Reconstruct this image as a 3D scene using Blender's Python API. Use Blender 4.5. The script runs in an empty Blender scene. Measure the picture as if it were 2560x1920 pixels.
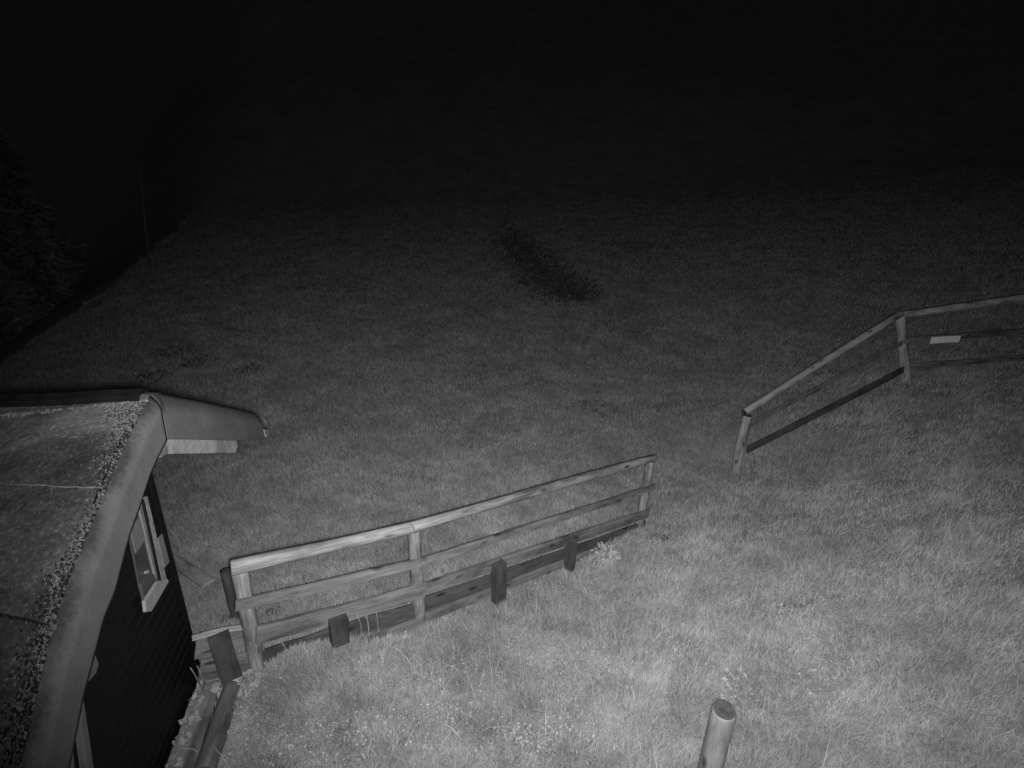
import bpy, bmesh, math, random
import numpy as np
from mathutils import Vector, Matrix
from mathutils.bvhtree import BVHTree
random.seed(7); rng = np.random.default_rng(7)
S = bpy.context.scene
COL = S.collection

# ------------------------------------------------------------------ camera, night light, exposure
F = 1300.0; CZ = 4.5
down = Vector((1160-1280, -(4300-960), -F)).normalized()      # world down seen in the camera
up_c = -down
fw = Vector((0, 0, -1)); fw = (fw - up_c*fw.dot(up_c)).normalized()
rt = fw.cross(up_c)
M3 = Matrix((rt, fw, up_c))
CAMP = Vector((0, 0, CZ))
cd = bpy.data.cameras.new('camera'); cam = bpy.data.objects.new('camera', cd); COL.objects.link(cam)
cd.sensor_width = 36; cd.lens = F/2560*36; cd.clip_start = 0.05; cd.clip_end = 3000
cam.matrix_world = Matrix.Translation(CAMP) @ M3.to_4x4()
S.camera = cam

W = bpy.data.worlds.new('World'); S.world = W; W.use_nodes = True
nt = W.node_tree; bg = nt.nodes['Background']
sky = nt.nodes.new('ShaderNodeTexSky'); sky.sky_type = 'NISHITA'; sky.sun_disc = False
sky.sun_elevation = math.radians(25); sky.sun_rotation = math.radians(120)
bw = nt.nodes.new('ShaderNodeRGBToBW')
nt.links.new(sky.outputs[0], bw.inputs[0]); nt.links.new(bw.outputs[0], bg.inputs[0])
bg.inputs[1].default_value = 0.0038

# the infrared lamp ring under the lens of the surveillance camera: the only light of the night picture
ld = bpy.data.lights.new('infrared_lamp', 'SPOT'); ld.energy = 1810; ld.spot_size = math.radians(121); ld.spot_blend = 1.0
ld.shadow_soft_size = 0.035; ld.color = (1, 1, 1)
lo = bpy.data.objects.new('infrared_lamp', ld); COL.objects.link(lo)
def ray(x, y): return (M3 @ Vector((x-1280, -(y-960), -F))).normalized()
lo.location = CAMP + M3 @ Vector((0.008, -0.035, -0.02))
lo.rotation_euler = ray(1440, 890).to_track_quat('-Z', 'Y').to_euler()

S.view_settings.view_transform = 'Standard'; S.view_settings.look = 'None'
S.view_settings.exposure = 0; S.view_settings.gamma = 1
S.cycles.max_bounces = 4; S.cycles.diffuse_bounces = 2; S.cycles.glossy_bounces = 2
S.cycles.transmission_bounces = 2; S.cycles.transparent_max_bounces = 4

# ------------------------------------------------------------------ helpers
def atz(x, y, z):
    r = ray(x, y); return CAMP + r*((z-CZ)/r.z)
def onplane(x, y, P, n):
    r = ray(x, y); return CAMP + r*((P-CAMP).dot(n)/r.dot(n))
def tag(o, label=None, cat=None, group=None, kind=None):
    if label: o['label'] = label
    if cat: o['category'] = cat
    if group: o['group'] = group
    if kind: o['kind'] = kind
    return o
def empty(name, loc, mat=None):
    o = bpy.data.objects.new(name, None); COL.objects.link(o); o.empty_display_size = .1
    o.matrix_world = mat if mat is not None else Matrix.Translation(loc)
    return o
def link(name, me, mat, parent=None, mw=None, smooth=False):
    o = bpy.data.objects.new(name, me); COL.objects.link(o)
    for m in (mat if isinstance(mat, (list, tuple)) else [mat]): me.materials.append(m)
    if smooth: me.polygons.foreach_set('use_smooth', [True]*len(me.polygons))
    mw = mw if mw is not None else Matrix.Identity(4)
    if parent is not None:
        pw = Matrix.Identity(4); q = parent; chain = []
        while q is not None: chain.append(q); q = q.parent
        for q in reversed(chain): pw = pw @ q.matrix_basis
        o.parent = parent; o.matrix_basis = pw.inverted() @ mw
    else: o.matrix_basis = mw
    return o
def mesh_np(name, V, faces_flat, sizes):
    me = bpy.data.meshes.new(name)
    V = np.asarray(V, np.float32); L = np.asarray(faces_flat, np.int32); sizes = np.asarray(sizes, np.int32)
    me.vertices.add(len(V)); me.vertices.foreach_set('co', V.ravel())
    me.loops.add(len(L)); me.loops.foreach_set('vertex_index', L)
    me.polygons.add(len(sizes))
    st = np.zeros(len(sizes), np.int32); st[1:] = np.cumsum(sizes)[:-1]
    me.polygons.foreach_set('loop_start', st); me.polygons.foreach_set('loop_total', sizes)
    me.update(calc_edges=True); return me

# ------------------------------------------------------------------ materials (infrared picture: greys only)
def base_mat(name, rough=.9, spec=.15):
    m = bpy.data.materials.new(name); m.use_nodes = True
    b = m.node_tree.nodes['Principled BSDF']; b.inputs['Roughness'].default_value = rough
    b.inputs['Specular IOR Level'].default_value = spec
    return m, m.node_tree, b
def ramp(nt, src, stops):
    r = nt.nodes.new('ShaderNodeValToRGB'); e = r.color_ramp.elements
    e[0].position = stops[0][0]; e[0].color = (stops[0][1],)*3+(1,)
    e[1].position = stops[-1][0]; e[1].color = (stops[-1][1],)*3+(1,)
    for p, v in stops[1:-1]:
        k = e.new(p); k.color = (v, v, v, 1)
    nt.links.new(src, r.inputs[0]); return r.outputs[0]
def noise(nt, vec, scale, detail=4, rough=.6, dist=0):
    n = nt.nodes.new('ShaderNodeTexNoise'); n.inputs['Scale'].default_value = scale
    n.inputs['Detail'].default_value = detail; n.inputs['Roughness'].default_value = rough
    n.inputs['Distortion'].default_value = dist
    if vec is not None: nt.links.new(vec, n.inputs['Vector'])
    return n.outputs['Fac']
def coord(nt, scale=(1, 1, 1), which='Object', rand=False):
    t = nt.nodes.new('ShaderNodeTexCoord'); mp = nt.nodes.new('ShaderNodeMapping'); mp.inputs['Scale'].default_value = scale
    nt.links.new(t.outputs[which], mp.inputs[0])
    if rand:
        oi = nt.nodes.new('ShaderNodeObjectInfo'); mu = nt.nodes.new('ShaderNodeMath'); mu.operation = 'MULTIPLY'; mu.inputs[1].default_value = 37
        nt.links.new(oi.outputs['Random'], mu.inputs[0]); nt.links.new(mu.outputs[0], mp.inputs['Location'])
    return mp.outputs[0]
def mul(nt, a, b, op='MULTIPLY'):
    m = nt.nodes.new('ShaderNodeMath'); m.operation = op
    for i, v in enumerate((a, b)):
        if isinstance(v, (int, float)): m.inputs[i].default_value = v
        else: nt.links.new(v, m.inputs[i])
    return m.outputs[0]
def bump(nt, b, h, strength=.4, dist=.01):
    n = nt.nodes.new('ShaderNodeBump'); n.inputs['Strength'].default_value = strength; n.inputs['Distance'].default_value = dist
    nt.links.new(h, n.inputs['Height']); nt.links.new(n.outputs[0], b.inputs['Normal'])
def wood(name, lo_, hi_, rough=.75, knots=True, axis='z'):
    m, nt, b = base_mat(name, rough, .2)
    v = coord(nt, (18, 18, 1.6) if axis == 'z' else (1.6, 18, 18), rand=True); g = noise(nt, v, 2.2, 8, .7, .6)
    v2 = coord(nt, (3, 3, .9), rand=True); g2 = noise(nt, v2, 2.0, 5, .65)
    a = ramp(nt, g, [(.3, lo_), (.5, (lo_+hi_)/2), (.7, hi_)])
    c = ramp(nt, g2, [(.34, .38), (.5, .9), (.66, 1.18)])
    out = mul(nt, a, c)
    if knots:
        v3 = coord(nt, (9, 9, 3.2), rand=True); w = nt.nodes.new('ShaderNodeTexVoronoi'); w.inputs['Scale'].default_value = 1.1
        nt.links.new(v3, w.inputs['Vector']); out = mul(nt, out, ramp(nt, w.outputs['Distance'], [(.09, .25), (.24, 1)]))
    nt.links.new(out, b.inputs['Base Color']); bump(nt, b, g, .5, .004); return m
M_log = wood('peeled_log', .11, .33)
M_plank = wood('grey_plank', .11, .23)
M_dark = wood('black_treated_wood', .05, .08, .8, False)
M_dplank = wood('dark_damp_plank', .05, .11)  # darker plank tone: low boards, beam end, gutter
M_beam = wood('pale_painted_wood', .26, .46, .6, False, 'x')
M_logf = wood('far_peeled_log', .26, .44)
M_end = wood('end_grain', .07, .14)
M_logold = wood('old_log', .09, .17)
def plain(name, v, var=.15, sc=8, rough=.7, spec=.3):
    m, nt, b = base_mat(name, rough, spec); n = noise(nt, coord(nt), sc, 6, .6)
    nt.links.new(ramp(nt, n, [(.3, v*(1-var)), (.7, v*(1+var))]), b.inputs['Base Color']); bump(nt, b, n, .15, .004); return m
M_white = plain('white_paint', .34, .18, 14)
M_frame = plain('window_frame_paint', .22, .25, 20)
M_glass = plain('window_glass', .07, .2, 3, .15, .5)
M_grey = plain('grey_reveal', .1, .12, 6)
M_notice = plain('pale_panel', .2, .05, 5)
M_black = plain('dark_gap', .01, .2, 5)
def siding_mat():
    m, nt, b = base_mat('dark_siding', .55, .25)
    n = noise(nt, coord(nt, (1.5, 30, 30)), 3, 6, .7); n2 = noise(nt, coord(nt), 30, 3, .6)
    a = ramp(nt, n, [(.35, .004), (.6, .007), (.8, .012)])
    nt.links.new(mul(nt, a, ramp(nt, n2, [(.3, .7), (.7, 1.3)])), b.inputs['Base Color']); bump(nt, b, n, .3, .003); return m
M_siding = siding_mat()
M_lip = plain('worn_board_edge', .013, .98, 3.5)  # broken paler colour on board edges stands in for light they catch
def roof_mat():
    m, nt, b = base_mat('weathered_roof_sheet', .9, .1)
    big = noise(nt, coord(nt, (1, .6, 1)), 2.6, 8, .7, .5); fine = noise(nt, coord(nt), 60, 4, .7)
    a = ramp(nt, big, [(.34, .024), (.5, .062), (.64, .125)])
    c = ramp(nt, fine, [(.3, .6), (.58, 1.1), (.7, 2.2)])
    w = nt.nodes.new('ShaderNodeTexVoronoi'); w.inputs['Scale'].default_value = 22; nt.links.new(coord(nt), w.inputs['Vector'])
    d = ramp(nt, w.outputs['Distance'], [(.08, 2.2), (.16, 1)])
    gate = ramp(nt, noise(nt, coord(nt), 4.5, 3), [(.5, 0), (.62, 1)])
    mx = nt.nodes.new('ShaderNodeMix'); mx.data_type = 'FLOAT'
    nt.links.new(gate, mx.inputs['Factor']); mx.inputs['A'].default_value = 1; nt.links.new(d, mx.inputs['B'])
    nt.links.new(mul(nt, mul(nt, a, c), mx.outputs['Result']), b.inputs['Base Color']); bump(nt, b, fine, .4, .006); return m
M_roof = roof_mat()
def verge_mat():
    m, nt, b = base_mat('fibre_cement_edge', .85, .12)
    n = noise(nt, coord(nt, (1, 1, 1)), 5, 6, .65); f = noise(nt, coord(nt), 70, 3, .6)
    a = ramp(nt, n, [(.3, .10), (.7, .145)])
    at = nt.nodes.new('ShaderNodeAttribute'); at.attribute_name = 'moss'      # 1 at the mossy upper rim, 0 on the clean face
    s = noise(nt, coord(nt, (9, 9, 5)), 3.5, 8, .8)
    k = mul(nt, at.outputs['Fac'], mul(nt, s, 2.0))
    st = ramp(nt, k, [(.1, 1), (.9, .3)])
    nt.links.new(mul(nt, mul(nt, a, ramp(nt, f, [(.3, .9), (.7, 1.1)])), st), b.inputs['Base Color']); bump(nt, b, f, .15, .003); return m
M_verge = verge_mat()
def leafy(name, lo_, hi_, transl=.35):
    m = bpy.data.materials.new(name); m.use_nodes = True; nt = m.node_tree; nt.nodes.remove(nt.nodes['Principled BSDF'])
    out = nt.nodes['Material Output']
    at = nt.nodes.new('ShaderNodeAttribute'); at.attribute_name = 'tint'
    v = ramp(nt, at.outputs['Fac'], [(0, lo_), (1, hi_)])
    t = nt.nodes.new('ShaderNodeTexCoord'); n = noise(nt, t.outputs['Object'], .9, 4, .6); n2 = noise(nt, t.outputs['Object'], 4.5, 3, .6)
    v = mul(nt, v, mul(nt, ramp(nt, n, [(.3, .78), (.7, 1.22)]), ramp(nt, n2, [(.3, .82), (.7, 1.18)])))
    d = nt.nodes.new('ShaderNodeBsdfDiffuse'); tr = nt.nodes.new('ShaderNodeBsdfTranslucent'); mx = nt.nodes.new('ShaderNodeMixShader')
    mx.inputs[0].default_value = transl
    nt.links.new(v, d.inputs[0]); nt.links.new(v, tr.inputs[0]); nt.links.new(d.outputs[0], mx.inputs[1]); nt.links.new(tr.outputs[0], mx.inputs[2])
    nt.links.new(mx.outputs[0], out.inputs[0]); return m
M_grass = leafy('grass_blades', .33, .60)
M_leaf = leafy('broad_leaves', .36, .52, .25)
M_conifer = leafy('conifer_needles', .3, .6, .1)
def ground_mat():
    m, nt, b = base_mat('grassy_ground', 1, .02)
    v = coord(nt)
    a = ramp(nt, noise(nt, v, .45, 6, .6), [(.3, .30), (.7, .42)])
    c = ramp(nt, noise(nt, v, 3.5, 8, .75), [(.28, .72), (.5, 1), (.75, 1.15)])
    d = ramp(nt, noise(nt, v, 38, 4, .7), [(.3, .75), (.5, 1), (.7, 1.25)])
    e = ramp(nt, noise(nt, coord(nt, (1, 2.4, 1)), .9, 5, .7), [(.30, .45), (.40, 1)])
    col = mul(nt, mul(nt, a, c), mul(nt, d, e))
    at = nt.nodes.new('ShaderNodeAttribute'); at.attribute_name = 'wood_floor'
    mx = nt.nodes.new('ShaderNodeMix'); mx.data_type = 'FLOAT'
    nt.links.new(at.outputs['Fac'], mx.inputs['Factor']); nt.links.new(col, mx.inputs['A']); mx.inputs['B'].default_value = .3
    nt.links.new(mx.outputs['Result'], b.inputs['Base Color']); bump(nt, b, noise(nt, v, 22, 6, .7), .6, .05); return m
M_ground = ground_mat()

# ------------------------------------------------------------------ terrain
fence_px = [((650, 1690), .9), ((1050, 1562), .7), ((1595, 1322), .3), ((1840, 1175), 0.), ((2265, 952), 1.1), ((2700, 905), 1.5)]
FB = [atz(*p, z) for p, z in fence_px]
ctl = [(p.x, p.y, p.z) for p in FB]
for (px, z) in [((508, 1712), .86), ((430, 1920), .9), ((1280, 1900), .98), ((2100, 1300), .85), ((2540, 1300), 1.5), ((2500, 1900), 1.5), ((1850, 1600), .85),
                ((1850, 1300), .45), ((2050, 1080), .6), ((1000, 1300), .38), ((700, 1450), .55)]:
    p = atz(*px, z); ctl.append((p.x, p.y, p.z))
_d = (FB[1]-FB[0]); _n = Vector((_d.y, -_d.x, 0)).normalized()
for px in ((735, 1615), (800, 1608), (880, 1594), (960, 1580)):
    p = onplane(px[0], px[1], FB[0]+_n*.12, _n); ctl.append((p.x, p.y, p.z-.11))
ctl += [(-4, 6, .3), (.8, 7, .12), (2.6, 9, -.1), (-3, 9, 0), (0, 11, -.1), (5, 12, 0), (9, 14, .7), (-8, 9, 0), (-7, 14, .1), (0, 17, .2), (7, 19, .9),
        (14, 17, 2), (0, 26, 1.2), (-10, 26, .8), (12, 28, 2.4), (0, 42, 3.2), (18, 42, 4.5), (-16, 42, 2.2), (10, 6, 2.0), (14, 10, 2.4), (10, 0, 2.4), (0, 0, 1.2), (0, -5, 2), (-6, 0, .9), (-6, 3, .7),
        (20, 25, 3.5), (-14, 5, 0), (-20, 20, .2), (30, 40, 6), (25, 0, 4), (-20, -5, 0), (0, -20, 4), (0, 60, 6), (40, 60, 9), (-40, 60, 5), (-40, 0, 0), (50, 0, 6)]
ctl = np.array(ctl)
def tps(r2): return np.where(r2 > 1e-9, .5*r2*np.log(np.maximum(r2, 1e-9)), 0)
n_ = len(ctl); X = ctl[:, :2]
K = tps(((X[:, None]-X[None])**2).sum(-1)) + np.eye(n_)*.02
P_ = np.c_[np.ones(n_), X]; A_ = np.block([[K, P_], [P_.T, np.zeros((3, 3))]])
sol = np.linalg.solve(A_, np.r_[ctl[:, 2], 0, 0, 0]); wts, aff = sol[:n_], sol[n_:]
crest = [atz(0, 890, .1), atz(240, 752, .15), atz(400, 625, .5)]
c0 = crest[0]; c1 = crest[-1]; cdir = Vector((c1.x-c0.x, c1.y-c0.y)).normalized(); cn = (-cdir.y, cdir.x)
def vnoise(x, y, s, seed):
    x = x*s+seed*17.3; y = y*s+seed*9.1
    return (np.sin(x*1.3+np.sin(y*1.7))*np.cos(y*1.1+np.sin(x*.9+seed))+.5*np.sin(x*2.9+y*2.3+seed)*np.cos(y*3.1-x*1.7))/1.5
def hgt(x, y):
    x = np.asarray(x, float); y = np.asarray(y, float); sh = x.shape; x = x.ravel(); y = y.ravel()
    xc = np.clip(x, -45, 55); yc = np.clip(y, -22, 62)
    out = np.empty_like(x)
    for i in range(0, len(x), 20000):
        q = np.c_[xc[i:i+20000], yc[i:i+20000]]
        out[i:i+20000] = tps(((q[:, None]-X[None])**2).sum(-1)) @ wts + aff[0] + q @ aff[1:]
    far = np.hypot(np.maximum(np.abs(x-5)-50, 0), np.maximum(y-60, 0))
    f2 = np.hypot(np.maximum(np.abs(x-5)-50, 0), np.maximum(y-40, 0)); far = f2*f2/(f2+22)
    out += .5*far*(1+.06*vnoise(x, y, .03, 51)) + np.minimum(far*.05, 4)*vnoise(x, y, .11, 52)*.4
    out += .035*vnoise(x, y, 1.6, 1)+.018*vnoise(x, y, 4.3, 2)+.05*vnoise(x, y, .5, 3)
    sd = (x-c0.x)*cn[0]+(y-c0.y)*cn[1]+.45*vnoise(x, y, .7, 41)+.2*vnoise(x, y, 2.3, 42)
    drop = np.log1p(np.exp(np.clip(sd*1.6, -30, 30)))/1.6
    drop = np.where(sd*1.6 > 30, sd, drop)
    out -= np.minimum(.6*drop, 5)
    return out.reshape(sh)
def h1(x, y): return float(hgt(np.array([x]), np.array([y]))[0])
def graded(a, b, st, far, g=1.16):
    c = list(np.arange(a, b, st)); s = st; lo_ = [a]; hi_ = [c[-1]]
    while lo_[-1] > -far: s *= g; lo_.append(lo_[-1]-s)
    s = st
    while hi_[-1] < far: s *= g; hi_.append(hi_[-1]+s)
    return np.array(lo_[:0:-1]+c+hi_[1:])
xs = graded(-10, 14, .09, 420); ys = graded(-1, 24, .09, 420)
gx, gy = np.meshgrid(xs, ys); gz = hgt(gx, gy)
nx, ny = len(xs), len(ys); idx = np.arange(nx*ny).reshape(ny, nx)
q = np.stack([idx[:-1, :-1], idx[:-1, 1:], idx[1:, 1:], idx[1:, :-1]], -1).reshape(-1, 4)
me = mesh_np('ground', np.c_[gx.ravel(), gy.ravel(), gz.ravel()], q.ravel(), np.full(len(q), 4))
sdg = (gx.ravel()-c0.x)*cn[0]+(gy.ravel()-c0.y)*cn[1]
att = me.attributes.new('wood_floor', 'FLOAT', 'POINT')
att.data.foreach_set('value', np.clip((sdg-.6)/3, 0, 1).astype(np.float32))
ground = tag(link('ground', me, M_ground, smooth=True), kind='structure')
gbvh = BVHTree.FromPolygons([tuple(v) for v in np.c_[gx.ravel(), gy.ravel(), gz.ravel()]], [tuple(f) for f in q])
def hit(x, y):
    r = gbvh.ray_cast(CAMP, ray(x, y)); return r[0]

# ------------------------------------------------------------------ wood pieces
def frame_to(p0, p1, side=None):
    z = (p1-p0).normalized(); s = Vector(side) if side is not None else Vector((0, 1, 0))
    y = (s - z*s.dot(z)).normalized(); x = y.cross(z)
    m = Matrix((x, y, z)).transposed().to_4x4(); m.translation = p0; return m
def log(name, p0, p1, r0, r1, mat, parent=None, cap=M_end, wob=.06, seg=18, rings=14, round_end=.25):
    L = (p1-p0).length; V = []; sd = random.random()*50
    for i in range(rings+1):
        t = i/rings; z = L*t; r = r0+(r1-r0)*t
        ox = r*wob*1.2*math.sin(t*5+sd); oy = r*wob*1.2*math.cos(t*4.2+sd*2)
        rr = r*(1-round_end*.35) if i in (0, rings) else r
        if i == 1: z = min(z, r*.25)
        if i == rings-1: z = max(z, L-r*.25)
        for j in range(seg):
            a = 2*math.pi*j/seg; k = 1+wob*(math.sin(3*a+sd+t*3)*.5+math.sin(2*a-sd+t*7)*.5)
            V.append((ox+rr*k*math.cos(a), oy+rr*k*math.sin(a), z))
    Fc = []; 
    for i in range(rings):
        for j in range(seg):
            a = i*seg+j; b = i*seg+(j+1) % seg; Fc.append((a, b, b+seg, a+seg))
    n0 = len(Fc); Fc.append(tuple(range(seg))[::-1]); Fc.append(tuple(rings*seg+j for j in range(seg)))
    me = bpy.data.meshes.new(name); me.from_pydata(V, [], Fc)
    o = link(name, me, [mat, cap], parent, frame_to(p0, p1))
    for i, p in enumerate(me.polygons):
        p.use_smooth = i < n0
        if i >= n0: p.material_index = 1
    return o
def plank(name, p0, p1, w, t, mat, parent=None, side=None, warp=.006, n=14, chip=.05):
    """board from p0 to p1; w along local x (height for fence rails), t along the side vector"""
    L = (p1-p0).length; V = []; sd = random.random()*30
    for i in range(n+1):
        u = i/n; z = L*u; dx = warp*math.sin(u*4+sd); dy = warp*.6*math.cos(u*5+sd)
        ww = w*(1+chip*math.sin(u*17+sd)*math.sin(u*7)); b = min(.004, t*.2)
        c = [(-ww/2, -t/2+b), (-ww/2+b, -t/2), (ww/2-b, -t/2), (ww/2, -t/2+b), (ww/2, t/2-b), (ww/2-b, t/2), (-ww/2+b, t/2), (-ww/2, t/2-b)]
        V += [(x+dx, y+dy, z) for x, y in c]
    Fc = []
    for i in range(n):
        for j in range(8):
            a = i*8+j; b = i*8+(j+1) % 8; Fc.append((a, b, b+8, a+8))
    Fc += [tuple(range(8))[::-1], tuple(n*8+j for j in range(8))]
    me = bpy.data.meshes.new(name); me.from_pydata(V, [], Fc)
    return link(name, me, mat, parent, frame_to(p0, p1, side))
def post_top(base, px):
    r = ray(*px); k = (base.x*r.x+base.y*r.y)/(r.x*r.x+r.y*r.y); return CAMP+r*k

# ------------------------------------------------------------------ near fence
tops = [post_top(FB[i], p) for i, p in enumerate([(596, 1425), (1036, 1325), (1628, 1152), (1868, 1038), (2250, 790)])]
nf = tag(empty('log_fence', FB[0]), 'near fence beside the hut with a round top rail and two plank rails', 'fence')
def seg_pt(a, b, px, off=0.0):
    """point on the ray of px in the upright plane through posts a and b, pulled `off` metres towards the camera"""
    d = (FB[b]-FB[a]); n = Vector((d.y, -d.x, 0)).normalized()
    if n.dot(CAMP-FB[a]) < 0: n = -n
    return onplane(px[0], px[1], FB[a]+n*off, n), n
for i, r in ((0, .054), (1, .054), (2, .052)):
    b = FB[i].copy(); b.z -= .35; ax = (tops[i]-FB[i])
    log('post', FB[i]-ax*.3, tops[i], r*1.03, r, M_log, nf)
def rail(a, b, p, q_, r, mat, parent, off=.02):
    P, n = seg_pt(a, b, p, off); Q, n = seg_pt(a, b, q_, off); return log('top_rail', P, Q, r, r*.92, mat, parent, rings=24, wob=.08)
rail(0, 1, (576, 1421), (1040, 1316), .052, M_log, nf)
rail(1, 2, (1028, 1317), (1636, 1145), .047, M_log, nf)
def board(a, b, p, q_, w, t, mat, parent, off, name='plank_rail'):
    P, n = seg_pt(a, b, p, off); Q, _ = seg_pt(a, b, q_, off); return plank(name, P, Q, w, t, mat, parent, side=n, n=24)
board(0, 1, (588, 1513), (1064, 1406), .085, .03, M_plank, nf, .075)
board(1, 2, (1052, 1409), (1634, 1217), .08, .03, M_plank, nf, .075)
board(0, 1, (640, 1590), (1062, 1474), .15, .035, M_plank, nf, .072)
board(1, 2, (1056, 1476), (1620, 1281), .12, .035, M_plank, nf, .072)

# boards holding the bank below the fence and the dark stubs in front of them
rw = tag(empty('retaining_boards', FB[0]), 'low row of damp boards set on edge in the ground under the log rail fence', 'retaining wall')
board(0, 1, (655, 1655), (1050, 1527), .22, .03, M_dplank, rw, .01, 'board')
board(1, 2, (1056, 1519), (1608, 1318), .2, .03, M_dplank, rw, .01, 'board')
board(0, 1, (655, 1690), (1050, 1556), .10, .035, M_plank, rw, .05, 'board')
board(1, 2, (1060, 1545), (1600, 1336), .09, .035, M_plank, rw, .05, 'board')
lb = tag(empty('board_panel', FB[0]), 'short wall of stacked pale boards between hut corner and fence end post', 'board wall')
def lbp(px, off=.0): return seg_pt(0, 1, px, off)
for (a, b, w) in (((488, 1620), (640, 1588), .17), ((498, 1676), (655, 1645), .17), ((508, 1718), (662, 1690), .12)):
    P, n = lbp(a); Q, _ = lbp(b); plank('board', P, Q, w, .03, M_plank, lb, side=n)
P, n = lbp((480, 1595)); Q, _ = lbp((605, 1567)); plank('cap_strip', P, Q, .012, .05, M_beam, lb, side=n)
P, n = lbp((545, 1586), .05); Q, _ = lbp((580, 1698), .08)
tag(plank('leaning_slab', P, Q, .135, .025, M_dark, None, side=n, n=4, chip=0, warp=.001).__class__ and bpy.data.objects['leaning_slab'], 'flat black slab leaning upright against the pale boards beside the hut', 'slab')
stubs = [((846, 1546), (849, 1600), .135, 'broad dark stub under the fence, nearest the hut, left of the middle post'),
         ((1247, 1408), (1247, 1482), .13, 'dark square stub under the fence right of the middle post, leaves at its foot'),
         ((1429, 1350), (1424, 1406), .10, 'small dark stub under the fence nearest its far end post')]
for i, (t_, b_, w, lab) in enumerate(stubs):
    k = (0, 1) if i == 0 else (1, 2)
    P, n = seg_pt(*k, t_, .12); Q, _ = seg_pt(*k, b_, .12); Q = Q-(P-Q).normalized()*(.02 if i == 0 else .1)
    o = plank('wooden_stub', Q, P, w, .09, M_dark, None, side=n, n=4, warp=.002); tag(o, lab, 'stub', 'dark stubs under the fence')

# ------------------------------------------------------------------ far fence
ff = tag(empty('bent_log_fence', FB[3]), 'log rail fence climbing the right bank and turning at its tall corner post', 'fence')
for i, r in ((3, .075), (4, .085)):
    ax = tops[i]-FB[i]; log('post', FB[i]-ax*.3, tops[i], r*1.05, r, M_logf, ff)
P, _ = seg_pt(3, 4, (1860, 1030)); Q, _ = seg_pt(3, 4, (2252, 784)); log('top_rail', P, Q, .062, .06, M_logf, ff, cap=M_dark, rings=24)
P = tops[4].copy(); P.z += .02; Q, _ = seg_pt(4, 5, (2640, 733)); log('top_rail', P, Q, .075, .06, M_logf, ff, rings=24)
board(3, 4, (1870, 1063), (2256, 858), .09, .03, M_plank, ff, .0)
board(3, 4, (1868, 1125), (2258, 925), .13, .04, wood('dark_rail', .07, .11, .8, False), ff, .09)
P, n = seg_pt(4, 5, (2262, 851), 0); Q, _ = seg_pt(4, 5, (2640, 824), 0); plank('plank_rail', P, Q, .11, .03, M_plank, ff, side=n, n=24)
P, n = seg_pt(4, 5, (2270, 915), 0); Q, _ = seg_pt(4, 5, (2640, 890), 0); plank('plank_rail', P, Q, .11, .03, M_plank, ff, side=n, n=24)
P, n = seg_pt(4, 5, (2328, 850), .04); Q, _ = seg_pt(4, 5, (2399, 848), .04)
o = plank('marker_board', P, Q, .13, .02, plain('bright_board', .8, .1, 14), None, side=n, n=6, chip=.02); tag(o, 'small bright white board fixed to the middle rail beyond the corner post', 'board')

# ------------------------------------------------------------------ lone round post in front
r = ray(1811, 1776); T = CAMP+r*(2.75/(-(M3.inverted() @ r).z)); rb = ray(1770, 1935); 
B = Vector((T.x, T.y, h1(T.x, T.y)-.2))
nrm = Vector((T.x, T.y, 0)).normalized(); B2 = onplane(1752, 2010, T, nrm); ax = (T-B2).normalized(); B = T-ax*((T.z-h1(T.x, T.y)+.25)/ax.z)
o = log('round_post', B, T, .066, .061, wood('brown_post', .13, .24), None, cap=wood('dark_post_top', .05, .09), rings=10, wob=.02); tag(o, 'single round wooden post with a dark flat top in the foreground grass', 'post')

# ------------------------------------------------------------------ hut
AZ = math.radians(-13); D = Vector((math.sin(AZ), math.cos(AZ), 0)); N = Vector((D.y, -D.x, 0)); OV = .42
P0 = atz(508, 1712, .8)
HM = Matrix((D, N, Vector((0, 0, 1)))).transposed().to_4x4(); HM.translation = P0; HI = HM.inverted()
hut = tag(empty('hut', P0, HM), 'dark boarded hut with mossy grey gable roof and small window in its end wall', 'hut')
def loc(px, t):                                   # hut-local (s, z) of a pixel on the upright plane t metres in front of the wall
    p = HI @ onplane(px[0], px[1], P0+N*t, N); return p.x, p.z
def prism(name, pts, t, th, mat, bevel=.003):
    """polygon given by photo points on the upright plane at t, thickened th metres back"""
    c = [loc(p, t) for p in pts]; n = len(c)
    V = [(s, t, z) for s, z in c]+[(s, t-th, z) for s, z in c]
    area = sum(c[i][0]*c[(i+1) % n][1]-c[(i+1) % n][0]*c[i][1] for i in range(n))
    Fc = [tuple(range(n)), tuple(range(2*n-1, n-1, -1))]+[(i, i+n, (i+1) % n+n, (i+1) % n) for i in range(n)]
    me = bpy.data.meshes.new(name); me.from_pydata(V, [], Fc)
    bm = bmesh.new(); bm.from_mesh(me); bmesh.ops.recalc_face_normals(bm, faces=bm.faces)
    if bevel: bmesh.ops.bevel(bm, geom=list(bm.edges), offset=bevel, segments=1, affect='EDGES')
    bm.to_mesh(me); bm.free(); return me, mat, name
def hpart(tup, parent=hut): return link(tup[2], tup[0], tup[1], parent, HM)
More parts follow.
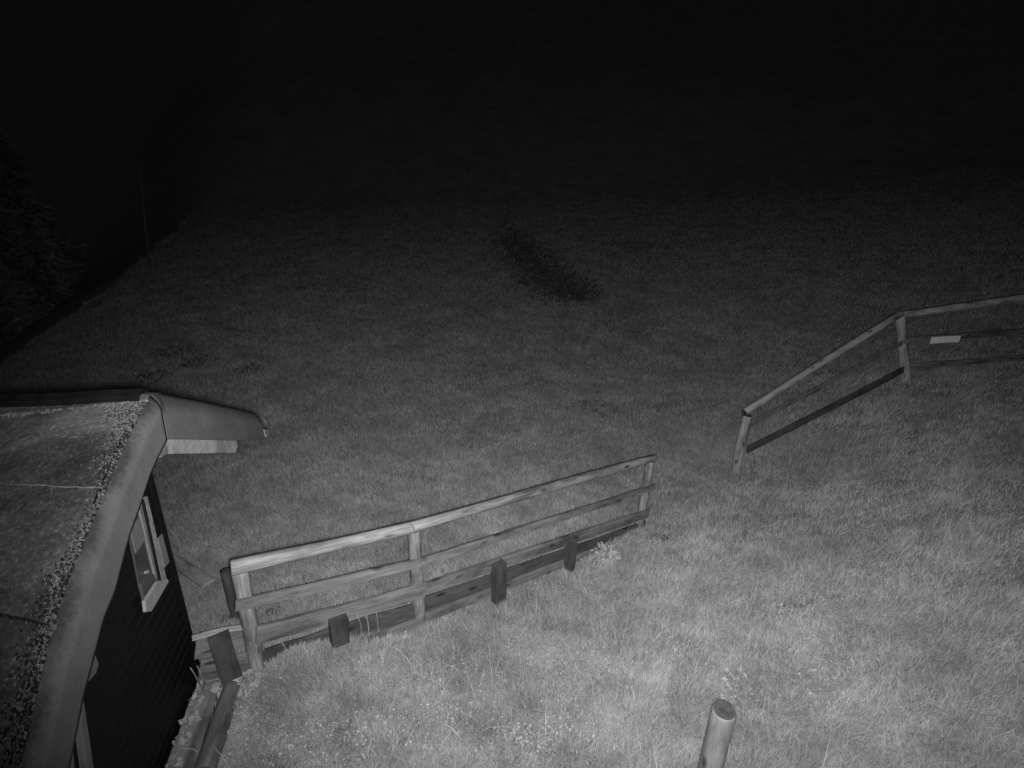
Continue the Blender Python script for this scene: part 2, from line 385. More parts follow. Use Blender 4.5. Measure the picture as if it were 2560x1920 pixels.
# roof profile from the upper edge of the verge
upA = [(398, 986), (372, 1030), (338, 1105), (303, 1190), (268, 1278), (236, 1352), (205, 1430), (165, 1560), (138, 1660), (108, 1800), (80, 1919)]
dnB = [(419, 1100), (396, 1144), (376, 1190), (350, 1272), (325, 1340), (308, 1410), (290, 1480), (262, 1545), (240, 1632), (212, 1735), (178, 1905)]
A = [loc(p, OV) for p in upA]; Bq = [loc(p, OV) for p in dnB]
def ext(L, k):
    (a, b), (c, d) = L[-3], L[-1]; m = math.hypot(c-a, d-b); return [(c+(c-a)/m*x, d+(d-b)/m*x) for x in k]
A += ext(A, (.25, .5, .8)); Bq += ext(Bq, (.25, .5, .8))
def resample(L, n):
    L = np.array(L); d = np.r_[0, np.cumsum(np.hypot(*np.diff(L, axis=0).T))]; u = np.linspace(0, d[-1], n)
    return np.c_[np.interp(u, d, L[:, 0]), np.interp(u, d, L[:, 1])]
# matched stations
def dens(L, k):
    out = []
    for i in range(len(L)-1):
        for j in range(k): u = j/k; out.append((L[i][0]*(1-u)+L[i+1][0]*u, L[i][1]*(1-u)+L[i+1][1]*u))
    out.append(L[-1]); return out
def smooth(L, n=2):
    L = [tuple(p) for p in L]
    for _ in range(n): L = [L[0]]+[((L[i-1][0]+2*L[i][0]+L[i+1][0])/4, (L[i-1][1]+2*L[i][1]+L[i+1][1])/4) for i in range(1, len(L)-1)]+[L[-1]]
    return L
Ad = smooth(dens(A, 6), 8); Bd = smooth(dens(Bq, 6), 2)
def strip(name, A, B, mat, rnd=.07, moss=None, rows=12, th=.02):
    V = []; n = len(A); mo = []
    for i in range(n):
        (a, b), (c, d) = A[i], B[i]
        for j in range(rows+1):
            u = j/rows; t = OV-rnd*(1-min(u/.35, 1))**2
            uu = max(0, (u-.0)); V.append((a+(c-a)*uu, t, b+(d-b)*uu+.0)); mo.append(moss(i/(n-1), u) if moss else 0)
    fr = len(V); V += [(x, y-th, z) for x, y, z in V]; mo += mo
    Fc = []; R = rows+1
    for i in range(n-1):
        for j in range(rows):
            a = i*R+j; Fc.append((a, a+R, a+R+1, a+1)); Fc.append((fr+a, fr+a+1, fr+a+R+1, fr+a+R))
    for i in range(n-1):
        a = i*R+rows; Fc.append((a, a+R, fr+a+R, fr+a)); a = i*R; Fc.append((a, fr+a, fr+a+R, a+R))
    for j in range(rows):
        Fc.append((j, j+1, fr+j+1, fr+j)); a = (n-1)*R+j; Fc.append((a, fr+a, fr+a+1, a+1))
    me = bpy.data.meshes.new(name); me.from_pydata(V, [], Fc)
    bm = bmesh.new(); bm.from_mesh(me); bmesh.ops.recalc_face_normals(bm, faces=bm.faces); bm.to_mesh(me); bm.free()
    at = me.attributes.new('moss', 'FLOAT', 'POINT'); at.data.foreach_set('value', mo)
    return link(name, me, mat, hut, HM, smooth=True)
strip('verge_edge', Ad, Bd, M_verge, rnd=.045, moss=lambda i, u: max(0, 1-u/.34)*(.75+.5*math.sin(i*19+1)**2))
upF = [(398, 986), (408, 980), (454, 992), (517, 1004), (589, 1020), (643, 1032), (656, 1042), (664, 1080)]
dnF = [(419, 1098), (424, 1098), (460, 1098), (517, 1099), (589, 1101), (640, 1101), (652, 1100), (665, 1092)]
Af = dens([loc(p, OV) for p in upF], 4); Bf = dens([loc(p, OV) for p in dnF], 4)
strip('verge_edge', Af, Bf, M_verge, rnd=.03, moss=lambda i, u: max(0, 1-u/.5)*(.6+3.2*math.exp(-(i/.13)**2)*(.6+.4*math.sin(i*70))))
# near slope: the profile swept along the ridge, in sheets with a lap at each joint
def sweep(name, prof, t0, t1, mat, th=.03, nt_=30, lap=None):
    V = []; n = len(prof)
    for k in range(nt_+1):
        t = t0+(t1-t0)*k/nt_
        for (s, z) in prof: V.append((s, t, z+.004*min(1, k)*math.sin(k*1.7+s*9)))
    fr = len(V); V += [(x, y, z-th) for x, y, z in V]; Fc = []
    for k in range(nt_):
        for i in range(n-1):
            a = k*n+i; Fc.append((a, a+1, a+n+1, a+n)); Fc.append((fr+a, fr+a+n, fr+a+n+1, fr+a+1))
    for k in range(nt_):
        for i in (0, n-1): a = k*n+i; Fc.append((a, a+n, fr+a+n, fr+a))
    for i in range(n-1):
        for k in (0, nt_): a = k*n+i; Fc.append((a, fr+a, fr+a+1, a+1))
    me = bpy.data.meshes.new(name); me.from_pydata(V, [], Fc)
    bm = bmesh.new(); bm.from_mesh(me); bmesh.ops.recalc_face_normals(bm, faces=bm.faces); bm.to_mesh(me); bm.free()
    return link(name, me, mat, hut, HM, smooth=False)
roof = sweep('roof_slope', Ad, OV-.043, -4.2, M_roof)
sweep('canopy_slope', [(a, b) for a, b in Af][:25], OV-.04, -.75, M_roof)
sweep('back_slope', [(Ad[0][0]+u*.75, Ad[0][1]-.01-u*1.25) for u in np.linspace(0, 1, 8)], -.76, -4.2, M_roof)
rv = [HM @ v.co for v in roof.data.vertices]; rbvh = BVHTree.FromPolygons(rv, [tuple(p.vertices) for p in roof.data.polygons])
# ridge cap
a0 = Ad[0]; capp = [(a0[0]-.05, a0[1]-.005), (a0[0]-.04, a0[1]+.015), (a0[0], a0[1]+.035), (a0[0]+.05, a0[1]+.015), (a0[0]+.09, a0[1]-.05)]
sweep('ridge_cap', capp, OV-.07, -4.2, plain('ridge_cap_sheet', .006, .5, 12, .9, .1), th=.012)
# lap joints of the roof sheets: thin raised lips following the joints
def lip(pts, w, mat, name='lap_joint', jit=.003):
    V = []; Fc = []; P = []
    for i in range(len(pts)-1):
        for k in range(12):
            u = k/12; P.append((pts[i][0]*(1-u)+pts[i+1][0]*u, pts[i][1]*(1-u)+pts[i+1][1]*u))
    for p in P:
        h_ = rbvh.ray_cast(CAMP, ray(*p))[0]
        if h_ is None: continue
        c = HI @ h_; ww = w*(.5+random.random()); c.x += random.uniform(-jit, jit)
        V += [(c.x-ww, c.y, c.z-.004), (c.x-ww*.3, c.y, c.z+.003+random.random()*.003), (c.x+ww*.5, c.y, c.z+.003), (c.x+ww, c.y, c.z+.002)]
    n = len(V)//4
    for i in range(n-1):
        for j in range(3): a = i*4+j; Fc.append((a, a+1, a+5, a+4))
    me = bpy.data.meshes.new(name); me.from_pydata(V, [], Fc); return link(name, me, mat, hut, HM)
M_lichen = plain('lichen', .115, .5, 25, .95, .05)
lip([(-40, 1209), (0, 1210), (80, 1213), (180, 1218), (285, 1220)], .0022, M_lichen)
lip([(-40, 1532), (0, 1537), (60, 1548), (120, 1562), (150, 1566)], .006, M_black)
# moss and lichen lumps on the roof
def lumps(name, spots, mat):
    V = []; Fc = []; n = 0
    for (c, r_, fl) in spots:
        k = 6; off = random.random()*6
        V.append((c.x, c.y, c.z+r_*fl))
        for j in range(k):
            a = off+2*math.pi*j/k; rr = r_*(.6+.8*random.random()); V.append((c.x+rr*math.cos(a), c.y+rr*math.sin(a)*1.1, c.z-.004-0.35*rr*math.cos(a)*(-1)))
        for j in range(k): Fc.append((n, n+1+j, n+1+(j+1) % k))
        n += k+1
    me = bpy.data.meshes.new(name); me.from_pydata(V, [], Fc)
    return link(name, me, mat, hut, HM)
def edge_x(y): return np.interp(y, [p[1] for p in upA], [p[0] for p in upA])
dark_s, pale_s = [], []
def put(px, py, r_, lst, fl=.7):
    h_ = rbvh.ray_cast(CAMP, ray(px, py))[0]
    if h_ is not None: lst.append((HI @ h_, r_, fl))
for _ in range(13000):
    y = random.uniform(1000, 1915); wmax = np.interp(y, [1000, 1150, 1250, 1500, 1915], [110, 60, 50, 75, 90])
    wgt = abs(random.gauss(0, .5)); x = edge_x(y)+6-wmax*min(wgt, 1.6)
    (put(x, y, random.uniform(.002, .0075), dark_s) if random.random() < .55 else put(x, y, random.uniform(.0018, .0065), pale_s, .9))
for _ in range(240):
    x = random.uniform(0, 385); y = np.interp(x, [0, 390], [1036, 998])+abs(random.gauss(0, 4)); put(x, y, random.uniform(.004, .01), pale_s)
cl = [(random.uniform(0, 330), random.uniform(1050, 1550)) for _ in range(150)]
for _ in range(1500):
    c_ = random.choice(cl); put(c_[0]+random.gauss(0, 9), c_[1]+random.gauss(0, 9), random.uniform(.0012, .0042), pale_s, .8)
for _ in range(40): put(20+random.gauss(0, 5)+115, 1566+random.gauss(0, 3), .008, pale_s)
tag(lumps('moss', dark_s, plain('dark_moss', .015, .5, 30, 1, .02)), kind='stuff'); tag(lumps('lichen', pale_s, M_lichen), kind='stuff')
# the loose chip under the verge, hairline crack and the white splash stay on the verge
hpart(prism('broken_corner', [(238, 1636), (247, 1660), (241, 1682), (223, 1703), (216, 1700), (222, 1670)], OV-.03, .02, M_grey, 0))
# porch beam and bracket under the far half of the verge
hpart(prism('porch_beam', [(424, 1090), (590, 1092), (595, 1117), (588, 1132), (418, 1135)], OV-.05, .09, M_beam, .004))
hpart(prism('beam_end', [(592, 1096), (601, 1100), (599, 1114), (590, 1131)], OV-.07, .06, M_dplank, 0))
hpart(prism('bracket', [(419, 1090), (426, 1094), (427, 1108), (421, 1134), (416, 1136), (404, 1144), (393, 1144), (408, 1112)], OV-.025, .05, M_beam, .002))
hpart(prism('gutter_end', [(661, 1074), (672, 1073), (672, 1092), (666, 1093)], OV+.01, .05, M_frame, .002))
gx0, gz0 = loc((666, 1084), OV)
gp = [(gx0+.055*math.cos(a), gz0+.02+.05*math.sin(a)) for a in np.linspace(math.pi, 2*math.pi, 9)]
sweep('gutter', gp, OV-.03, -.75, M_dplank, th=.004, nt_=4)
# wall with boards
s_end = -4.0; top_z = 2.6
def wall_board(V, Fc, FM, x0, x1, z0, z1):
    b0 = len(V); g = .005
    prof = [(-.03, z0), (0, z0+.001), (0, z1-g), (-.010, z1-.001), (-.03, z1)]
    for x in (x0, x1): V += [(x, y, z) for y, z in prof]
    for j in range(4): Fc.append((b0+j, b0+5+j, b0+6+j, b0+1+j)); FM.append(1 if j == 2 else 0)
    Fc.append(tuple(b0+j for j in range(5))); Fc.append(tuple(b0+9-j for j in range(5))); FM += [0, 0]
V, Fc, FM = [], [], []
z = -.5; bh = .088
while z < 2.6:
    zt = z+bh+.06; pa = [p for p in Ad if p[1] > zt]
    if not pa: break
    smax = 0.0 if np.interp(0, [p[0] for p in Af[:24]], [p[1] for p in Af[:24]]) > zt else min(0, max([p[0] for p in Af[:24] if p[1] > zt] or [Ad[0][0]]))
    smin = min(p[0] for p in pa)+.02
    if smax-smin > .05: wall_board(V, Fc, FM, max(s_end, smin), smax, z, z+bh-.001)
    z += bh
me = bpy.data.meshes.new('gable_wall'); me.from_pydata(V, [], Fc); bm = bmesh.new(); bm.from_mesh(me); bmesh.ops.recalc_face_normals(bm, faces=bm.faces); bm.to_mesh(me); bm.free()
o = link('end_wall', me, [M_siding, M_lip], hut, HM)
for p, m_ in zip(me.polygons, FM): p.material_index = m_
def hbox(name, x0, x1, y0, y1, z0, z1, mat, parent=hut):
    V = [(x, y, z) for x in (x0, x1) for y in (y0, y1) for z in (z0, z1)]
    Fc = [(0, 1, 3, 2), (4, 6, 7, 5), (0, 4, 5, 1), (2, 3, 7, 6), (0, 2, 6, 4), (1, 5, 7, 3)]
    me = bpy.data.meshes.new(name); me.from_pydata(V, [], Fc); return link(name, me, mat, parent, HM)
hbox('back_wall', -.06, -.003, -3.8, -.032, -.6, 1.55, M_siding)
print('PROF', Ad[0], Ad[-1], Af[0], Af[24]); hbox('corner_board', -.05, .006, -.02, .012, -.5, 2.2, M_siding)
# window
wz0 = loc((400, 1470), .03); 
wf = hpart(prism('window', [(358, 1243), (369, 1240), (417, 1446), (405, 1452)], .035, .06, plain('peeling_frame_paint', .3, .5, 30)))
hpart(prism('sash', [(346, 1262), (357, 1246), (402, 1446), (390, 1450)], .022, .04, M_frame), wf)
hpart(prism('sash_groove', [(357, 1250), (360.5, 1248), (404, 1449), (399.5, 1450)], .037, .01, M_black, 0), wf)
hpart(prism('pane', [(322, 1322), (350, 1262), (358, 1262), (382, 1432), (350, 1462), (346, 1440)], .012, .02, M_glass, 0), wf)
hpart(prism('blind', [(327, 1329), (332, 1314), (353, 1291), (360, 1318), (366, 1346), (340, 1383)], .0165, .006, M_notice, 0), wf)
hpart(prism('reveal_board', [(352, 1460), (376, 1430), (396, 1440), (397, 1455), (364, 1506)], .02, .02, M_grey), wf)
hpart(prism('sill', [(363, 1503), (395, 1453), (418, 1446), (423, 1453), (380, 1528), (366, 1530)], .05, .02, M_white), wf)
hpart(prism('latch', [(366, 1428), (372, 1424), (374, 1430), (368, 1434)], .03, .015, M_white, 0), wf)
hpart(prism('notice_board', [(396, 1346), (414, 1326), (421, 1341), (428, 1372), (430, 1398), (412, 1419)], .008, .006, M_notice, 0))
df = hpart(prism('door_frame', [(208, 1740), (213, 1770), (256, 2060), (236, 2060), (199, 1784)], .03, .05, M_frame))
hpart(prism('door_leaf', [(182, 1850), (198, 2060), (172, 2060), (160, 1862)], .03, .04, M_frame), df)

# ------------------------------------------------------------------ timbers at the hut foot and behind it
def gpt(px, dz=0.0):
    p = hit(*px).copy(); p.z += dz; return p
P = gpt((523, 1738), .05); Q = gpt((452, 1955), .05)
o = plank('edging_plank', P, Q, .17, .045, M_dplank.copy(), None, side=(0, 0, 1), n=20); o.data.materials[0] = wood('edging_wood', .16, .30); tag(o, 'long grey plank lying along the foot of the dark hut wall', 'plank')
P = gpt((584, 1730), .06); Q = gpt((512, 1950), .06)
o = log('lying_log', Q, P, .066, .062, M_logold, None, rings=20, wob=.07); tag(o, 'dark round log lying beside the long plank at the hut foot', 'log')
P = gpt((420, 1414), .14); Q = gpt((523, 1476), .09)
o = plank('lying_plank', P, Q, .13, .03, wood('bleached_wood', .22, .36), None, side=(0, 0, 1)); tag(o, 'pale plank lying in the grass behind the hut corner', 'plank')
b = hit(592, 1548); T = post_top(b, (563, 1424)); o = log('dark_stake', b-(T-b)*.3, T, .036, .045, M_dark, None, cap=M_dark, rings=10, round_end=1.2, wob=.05); tag(o, 'short black round stake standing just behind the near fence end post', 'stake')

# ------------------------------------------------------------------ grass: blades as one mesh
FP = [(p.x, p.y) for p in FB]; FP = [(-2.6, 2.6)]+FP+[(30, 14)]
def bank_side(x, y):
    """>0 on the camera side of the fences"""
    fy = np.interp(x, [p[0] for p in FP], [p[1] for p in FP]); return fy-y
def blades(name, n, seed):
    g = np.random.default_rng(seed)
    # positions spread evenly over the picture and a step around it
    ang = g.uniform(math.radians(-58), math.radians(58), n*2); u = g.uniform(0, 1, n*2)
    d = 1.6*(52/1.6)**(u**1.05)
    x = d*np.sin(ang)*1.0; y = d*np.cos(ang)
    keep = (y > 1.0) & (d*g.uniform(.7, 1.3, n*2) < 50) & ((x-c0.x)*cn[0]+(y-c0.y)*cn[1] < .6)
    lx = (x-P0.x)*D.x+(y-P0.y)*D.y; ly = (x-P0.x)*N.x+(y-P0.y)*N.y
    keep &= ~((lx < .05) & (ly < .04) & (ly > -4))
    # planks and logs stay clear
    keep &= ~((lx < .02) & (ly < .5) & (g.uniform(0, 1, n*2) < .8))
    pn = vnoise(x, y, 2.2, 5)+.6*vnoise(x, y, 6, 6)
    keep &= g.uniform(-1.9, .2, n*2) < pn*.8+.5*vnoise(x, y, 12, 31)
    x = x[keep][:n]; y = y[keep][:n]; n = len(x)
    z = hgt(x, y); dd = np.sqrt(x*x+y*y+(4.5-z)**2)
    bk = np.clip(bank_side(x, y)/.5, 0, 1)
    tuft = np.clip(.5+.6*vnoise(x, y, 2.7, 8)+.4*vnoise(x, y, 7, 9), 0, 1.4)
    H = ((.03+.035*g.random(n)+.03*tuft)*(1-bk)*(1+dd/40))+(.055+.085*g.random(n)+.10*tuft*g.random(n))*bk
    tall = (g.random(n) < .006) & (bk > .5); H = np.where(tall, H*1.5+.04, H); lowp = np.clip(.55+.9*vnoise(x, y, 3.4, 21)+.5*vnoise(x, y, 8, 22), .42, 1); H = H*(1-bk+bk*np.where(tall, 1, lowp))
    Wd = np.maximum(.0022+.002*g.random(n), dd*.00065)*(1+.5*(1-bk))
    az = g.uniform(0, 2*math.pi, n)
    la = vnoise(x, y, 1.9, 11)*1.5+vnoise(x, y, 9, 14)*1.5+g.normal(0, 1.5, n)+math.pi*1.5; lean = np.clip(g.normal(.6, .36, n), 0, 1.6)*(0.75+.25*bk)
    dx, dy = np.cos(la), np.sin(la); sx, sy = np.cos(az), np.sin(az)
    V = np.empty((n, 5, 3), np.float32)
    for k, (t, w) in enumerate(((0, .9), (.5, 1))):
        ho = H*lean*t**1.7; zz = z-.01+H*(t-.22*lean*t*t)
        cx = x+dx*ho; cy = y+dy*ho
        V[:, 2*k, 0] = cx-sx*Wd*w/2; V[:, 2*k, 1] = cy-sy*Wd*w/2; V[:, 2*k, 2] = zz
        V[:, 2*k+1, 0] = cx+sx*Wd*w/2; V[:, 2*k+1, 1] = cy+sy*Wd*w/2; V[:, 2*k+1, 2] = zz
    V[:, 4, 0] = x+dx*H*lean; V[:, 4, 1] = y+dy*H*lean; V[:, 4, 2] = z+H*(1-.30*lean)
    base = (np.arange(n)*5)[:, None]
    L = np.concatenate([base+np.array([0, 1, 3, 2]), base+np.array([2, 3, 4])], 1)
    me = mesh_np(name, V.reshape(-1, 3), L.ravel(), np.tile([4, 3], n))
    rb = bk*np.clip((x-.2)/2.2, 0, 1)*np.clip((9.5-x)/5, 0, 1); tint = np.clip(g.normal(0, 1, n)*(.13+.13*bk)+.38+.36*rb-.06*bk-.16*bk*np.clip(1-(x+.5)/1.5, 0, 1)+.22*vnoise(x, y, 3, 13)+.12*vnoise(x, y, 9, 17), 0, 1); tint[tall] = 1  # right bank tint raised, left lowered: lamp's brighter pool put into grass colour
    at = me.attributes.new('tint', 'FLOAT', 'POINT'); at.data.foreach_set('value', np.repeat(tint, 5).astype(np.float32))
    return me
NB = 1100000
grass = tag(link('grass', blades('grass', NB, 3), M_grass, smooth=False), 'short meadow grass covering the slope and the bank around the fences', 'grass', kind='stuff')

# broad low leaves (clover, dandelion) in patches of the bank
def leaf_quads(cs, rs, g, tilt=.5, tint=(.2, 1)):
    n = len(cs); k = 6
    V = np.empty((n, k, 3), np.float32); nrm = g.normal(0, tilt, (n, 3)); nrm[:, 2] = 1; nrm /= np.linalg.norm(nrm, axis=1)[:, None]
    a = np.cross(nrm, np.array([.3, 1, .1])); a /= np.linalg.norm(a, axis=1)[:, None]; b = np.cross(nrm, a)
    ph = g.uniform(0, 6.28, n)
    for j in range(k):
        an = ph+2*math.pi*j/k; el = 1+.35*np.cos(2*(an-ph)); r_ = rs*el
        V[:, j] = cs+a*(r_*np.cos(an))[:, None]+b*(r_*np.sin(an))[:, None]
    L = (np.arange(n)*k)[:, None]+np.arange(k); t = np.repeat(g.uniform(*tint, n), k)
    return V.reshape(-1, 3), L.ravel(), np.full(n, k), t
def leaf_mesh(name, cs, rs, seed, **kw):
    g = np.random.default_rng(seed); V, L, s_, t = leaf_quads(np.asarray(cs, float), np.asarray(rs, float), g, **kw)
    me = mesh_np(name, V, L, s_); at = me.attributes.new('tint', 'FLOAT', 'POINT'); at.data.foreach_set('value', t.astype(np.float32)); return me
g = np.random.default_rng(21); cs, rs = [], []
patches = [(1340, 1850, 130, 45, 520), (1130, 1680, 60, 25, 130), (900, 1840, 120, 50, 260), (1120, 1790, 90, 35, 150), (640, 1800, 60, 70, 160), (700, 1900, 120, 40, 200), (2080, 1690, 110, 50, 260),
           (1950, 1550, 90, 40, 160), (2300, 1470, 90, 50, 130), (1850, 1760, 60, 30, 110), (2000, 1400, 90, 30, 110), (1330, 1480, 90, 22, 120), (1120, 1545, 90, 18, 130), (760, 1290, 60, 14, 60), (850, 1360, 60, 14, 50),
           (1100, 1370, 40, 10, 40), (1500, 1700, 400, 120, 420), (1900, 1500, 300, 150, 300), (2150, 1150, 130, 70, 110)]
for (px, py, sx, sy, n) in patches:
    for _ in range(int(n*1.1)):
        h_ = hit(px+g.normal(0, sx*.6), min(py+g.normal(0, sy*.6), 2050))
        if h_ is None: continue
        dist = (h_-CAMP).length; cs.append((h_.x, h_.y, h_.z+g.uniform(.01, .08))); rs.append(g.uniform(.004, .0095)*(1 if dist < 6 else .9))
tag(link('low_herbs', leaf_mesh('low_herbs', cs, rs, 5), M_leaf), 'small pale round leaves of low herbs scattered through the bank grass', 'herbs', kind='stuff')

# individual leafy clumps
M_stem = plain('stems', .3, .2, 20)
def weed(px, w, h_, n, lr, label, name='leafy_weed', seed=0, base=None, mat=M_leaf, cat='weed'):
    g = np.random.default_rng(100+seed); b = base or hit(*px)
    cs, rs = [], []; V = []; Fc = []
    for k in range(n):
        a = g.uniform(0, 6.28); r_ = w*math.sqrt(g.random()); z = h_*(.25+.75*g.random())*(1-.5*(r_/w)**2)
        c = Vector((r_*math.cos(a), r_*math.sin(a), z)); cs.append(tuple(c)); rs.append(lr*g.uniform(.6, 1.25))
        if k % 3 == 0:
            i = len(V); q0 = Vector((c.x*.2, c.y*.2, -.03)); s = .002; V += [tuple(q0+Vector((s, 0, 0))), tuple(q0-Vector((s, 0, 0))), tuple(c-Vector((s, 0, 0))), tuple(c+Vector((s, 0, 0)))]; Fc.append((i, i+1, i+2, i+3))
    root = tag(empty(name, b), label, cat, 'leafy weeds at the fence and hut foot')
    mw = Matrix.Translation(b)
    link('leaves', leaf_mesh('leaves', cs, rs, seed, tilt=.7), mat, root, mw)
    me = bpy.data.meshes.new('stems'); me.from_pydata(V, [], Fc); link('stems', me, M_stem, root, mw); return root
W_ = [((1512, 1398), .17, .2, 150, .02, 'leafy pale weed clump below the fence near its far end post'),
      ((1246, 1492), .12, .1, 80, .019, 'small pale weed clump at the foot of the square dark stub'),
      ((1165, 1500), .13, .08, 60, .016, 'low weed clump between middle post and square dark stub'),
      ((1010, 1590), .10, .07, 45, .014, 'low weed tuft left of the middle post foot'),
      ((577, 1718), .12, .17, 110, .026, 'broad-leaved pale weed at the tip of the lying dark log'),
      ((540, 1716), .12, .10, 80, .02, 'weed clump between black slab and long plank'),
      ((620, 1712), .12, .10, 80, .018, 'weed clump at the foot of the fence end post'),
      ((496, 1772), .05, .14, 55, .018, 'upper pale weed between hut wall and long plank'),
      ((482, 1822), .06, .14, 80, .018, 'middle pale weed between hut wall and long plank'),
      ((466, 1868), .06, .13, 80, .018, 'lower pale weed between hut wall and long plank'),
      ((448, 1925), .06, .12, 60, .018, 'weed at the bottom edge beside the hut wall'),
      ((545, 1800), .03, .09, 30, .014, 'thin weed growing between long plank and dark log'),
      ((1850, 1712), .16, .06, 60, .018, 'flat pale leaf rosette behind the lone foreground post'),]
for i, (p, w, h_, n, lr, lab) in enumerate(W_): weed(p, w, h_, n, lr, lab, seed=i)
# dark weedy spots out in the meadow
DW = [((588, 1548), .10, .08, 60, 'dark weed clump around the foot of the black stake'), ((675, 1540), .06, .06, 40, 'small dark weed clump seen between the two plank rails'),
      ((440, 880), .5, .1, 120, 'dark weed patch in the meadow above the hut ridge'), ((510, 905), .5, .1, 110, 'second dark weed patch, right of the first above the hut ridge'), ((620, 925), .35, .08, 70, 'small dark weed patch right of the hut ridge'), ((390, 945), .4, .1, 90, 'dark weed patch just above the hut apex'),
      ((880, 722), .9, .12, 90, 'faint dark weed patch in the middle of the meadow'), ((1490, 1022), .5, .08, 100, 'dark weed patch in the meadow beyond the near fence'), ((1600, 620), 2.0, .35, 420, 'faint dark weed patch far up the meadow'), ((1650, 1355), .14, .05, 50, 'dark trodden tuft beside the far end post')]
M_dweed = leafy('dark_weeds', .07, .17, .2)
for i, (p, w, h_, n, lab) in enumerate(DW):
    b = hit(*p); weed(p, w, h_, n, .02 if w < .3 else .035, lab, 'dark_weed', seed=40+i, base=b, mat=M_dweed)
# tall grass stalks in front of the boards
def stalk(px, top, label, r_=.0022, curve=.05):
    b = hit(*px); T = post_top(b, top); V = []; Fc = []; sd = random.uniform(-1, 1)
    n = 8
    for i in range(n+1):
        u = i/n; c = (T-b)*u+Vector((curve*sd*math.sin(u*3.1), 0, 0)); rr = r_*(1.2-u*.6)*(2.2 if u > .82 else 1)
        V += [(c.x+rr*math.cos(a), c.y+rr*math.sin(a), c.z) for a in (0, 2.1, 4.2)]
    for i in range(n):
        for j in range(3): a = i*3+j; c_ = i*3+(j+1) % 3; Fc.append((a, c_, c_+3, a+3))
    me = bpy.data.meshes.new('grass_stalk'); me.from_pydata(V, [], Fc)
    tag(link('grass_stalk', me, M_stem, None, Matrix.Translation(b)), label, 'stalk', 'tall stalks along the fence')
SK = [((680, 1645), (672, 1608)), ((702, 1650), (704, 1606)), ((895, 1610), (890, 1532)), ((912, 1605), (908, 1530)), ((925, 1600), (917, 1528)), ((948, 1592), (940, 1525)), ((1012, 1568), (1022, 1500))]
names = ['tall thin stalk nearest the fence end post, in front of the damp boards', 'thin stalk just right of the one nearest the end post', 'leftmost stalk right of the broad dark stub', 'second stalk right of the broad dark stub', 'third stalk right of the broad dark stub', 'fourth stalk, midway from broad stub to middle post', 'leaning stalk just left of the middle post']
for (a, b), l in zip(SK, names): stalk(a, b, l)
b = hit(516, 1722); 
def twig(px, top, lab):
    P = onplane(*px, P0+N*.1, N); Q = onplane(*top, P0+N*.12, N); o = log('bare_twig', P, Q, .004, .003, M_stem, None, cap=M_stem, seg=6, rings=8, wob=1.2); tag(o, lab, 'twig')
twig((513, 1728), (474, 1671), 'forked bare twig leaning left against the dark hut corner'); twig((513, 1728), (493, 1664), 'upright bare twig at the hut corner, right of the forked one')

# ------------------------------------------------------------------ conifers
def conifer(loc_, H, R, n, label, lean=(0, 0), name='spruce', seed=0, leaf=.10, mat=M_conifer, group='trees beyond the meadow edge', drop=.35):
    g = np.random.default_rng(500+seed); root = tag(empty(name, loc_), label, 'tree' if H > 3 else 'shrub', group)
    mw = Matrix.Translation(loc_); ln = Vector((lean[0], lean[1], 0))
    log('trunk', loc_+Vector((0, 0, -.3)), loc_+Vector((ln.x*.9, ln.y*.9, H*.96)), H*.02+.02, .01, M_dark, root, rings=8)
    V, L, T = [], [], []; nb = max(14, int(H*9)); per = n//nb
    for i in range(nb):
        t = (i+.5)/nb; z0 = H*(.06+.92*t); rr = R*(1-t)**.85*(.7+.5*g.random())+.04; a = i*2.4+g.normal(0, .3)
        for k in range(per):
            u = g.random()**.6; c = Vector((math.cos(a)*rr*u, math.sin(a)*rr*u, z0-rr*drop*u+g.normal(0, .03)))
            c += Vector((g.normal(0, .12*rr), g.normal(0, .12*rr), g.normal(0, .05*rr)))+ln*(z0/H)
            d = Vector((math.cos(a)+g.normal(0, .5), math.sin(a)+g.normal(0, .5), g.normal(-.2, .3))).normalized()
            s = d.cross(Vector((g.normal(), g.normal(), 1))).normalized()*leaf*.22; i0 = len(V)
            V += [tuple(c-s), tuple(c+s), tuple(c+d*leaf*g.uniform(.7, 1.5))]; L += [i0, i0+1, i0+2]; T += [g.random()]*3
    me = mesh_np('crown', V, L, np.full(len(L)//3, 3)); at = me.attributes.new('tint', 'FLOAT', 'POINT'); at.data.foreach_set('value', np.array(T, np.float32))
    link('crown', me, mat, root, mw); return root
b = hit(1375, 745)
gb = np.random.default_rng(77); pl = [(1268, 598), (1318, 650), (1370, 700), (1400, 735), (1475, 748)]; cs, rs = [], []
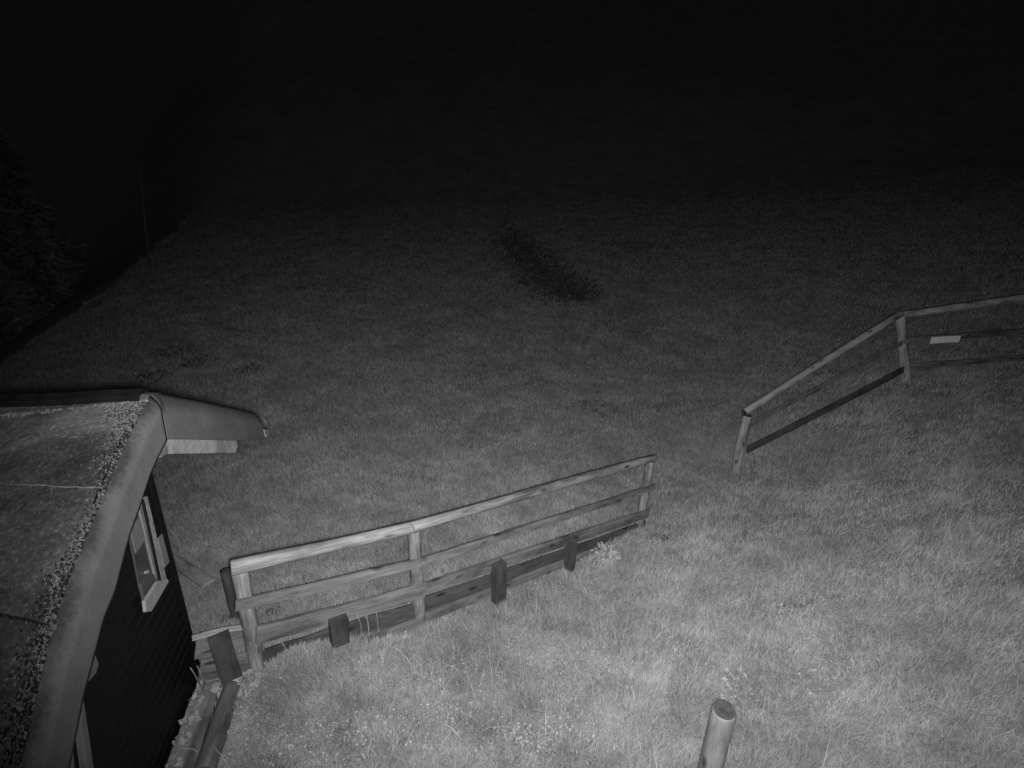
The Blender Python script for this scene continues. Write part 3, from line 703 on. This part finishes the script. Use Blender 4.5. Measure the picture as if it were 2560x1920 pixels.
for _ in range(8500):
    u = gb.random()*3.999; i = int(u); f = u-i; px = pl[i][0]*(1-f)+pl[i+1][0]*f+gb.normal(0, (26, 40, 42, 22)[i]); py = pl[i][1]*(1-f)+pl[i+1][1]*f+gb.normal(0, (18, 22, 18, 8)[i])
    if math.sin(px*.13+py*.05)*math.sin(py*.19-px*.04) > .55: continue
    p = hit(px, py); cs.append((p.x-b.x, p.y-b.y, p.z-b.z+gb.uniform(0, .6)*gb.random())); rs.append(gb.uniform(.02, .055))
bush = tag(empty('sprawling_bush', b), 'ragged dark low bush alone in the middle of the meadow', 'bush')
link('leaves', leaf_mesh('leaves', cs, rs, 9, tilt=1.0), leafy('bush_leaves', .065, .15, .1), bush, Matrix.Translation(b))
for k in range(7):
    p = Vector(cs[k*300]); p.z = 0 if p.z < 0 else p.z; q_ = b+Vector(cs[k*300]); log('branch', q_-Vector((.1, 0, .35)), q_+Vector((.12*math.sin(k*2), .1, .2)), .014, .006, M_dark, bush, seg=6, rings=5)
# forest below the meadow edge
desc = ['tall dark spruce beyond the left meadow edge, just above the hut roof', 'dark spruce beyond the meadow edge, second from the left frame', 'slim dark spruce beyond the meadow edge, third from the left frame', 'broad dark spruce beyond the meadow edge, fourth from the left', 'dark spruce at the back left, fifth from the left', 'tall spruce where the meadow edge fades into black', 'far spruce furthest right of the forest edge', 'second-row spruce behind the first two at the left frame', 'second-row spruce behind the broad one on the left', 'small bushy young spruce in front of the tall ones, left of the pole', 'small spruce just left of the thin pole', 'small spruce just beyond the thin pole']
for i, (along, out, H) in enumerate([(-1, 7, 7), (3, 8, 7.5), (7, 7, 7), (11, 9, 8.5), (16, 8, 9), (22, 9, 9.5), (29, 10, 10), (5, 12, 9), (13, 14, 10), (9, 6, 4), (14, 6, 4.5), (19, 6, 5)]):
    x = c0.x+cdir.x*along+cn[0]*out; y = c0.y+cdir.y*along+cn[1]*out
    conifer(Vector((x, y, h1(x, y))), H, H*.3, 5200, desc[i], seed=10+i, leaf=.42, drop=.45)
# thin pole at the meadow edge
x = atz(372, 685, .4); b = Vector((x.x, x.y, h1(x.x, x.y))); T = post_top(b, (350, 425))
o = log('thin_pole', b-Vector((0, 0, .3)), T, .035, .025, M_plank, None, rings=12, wob=.02); tag(o, 'faint thin pole standing at the dark meadow edge', 'pole')
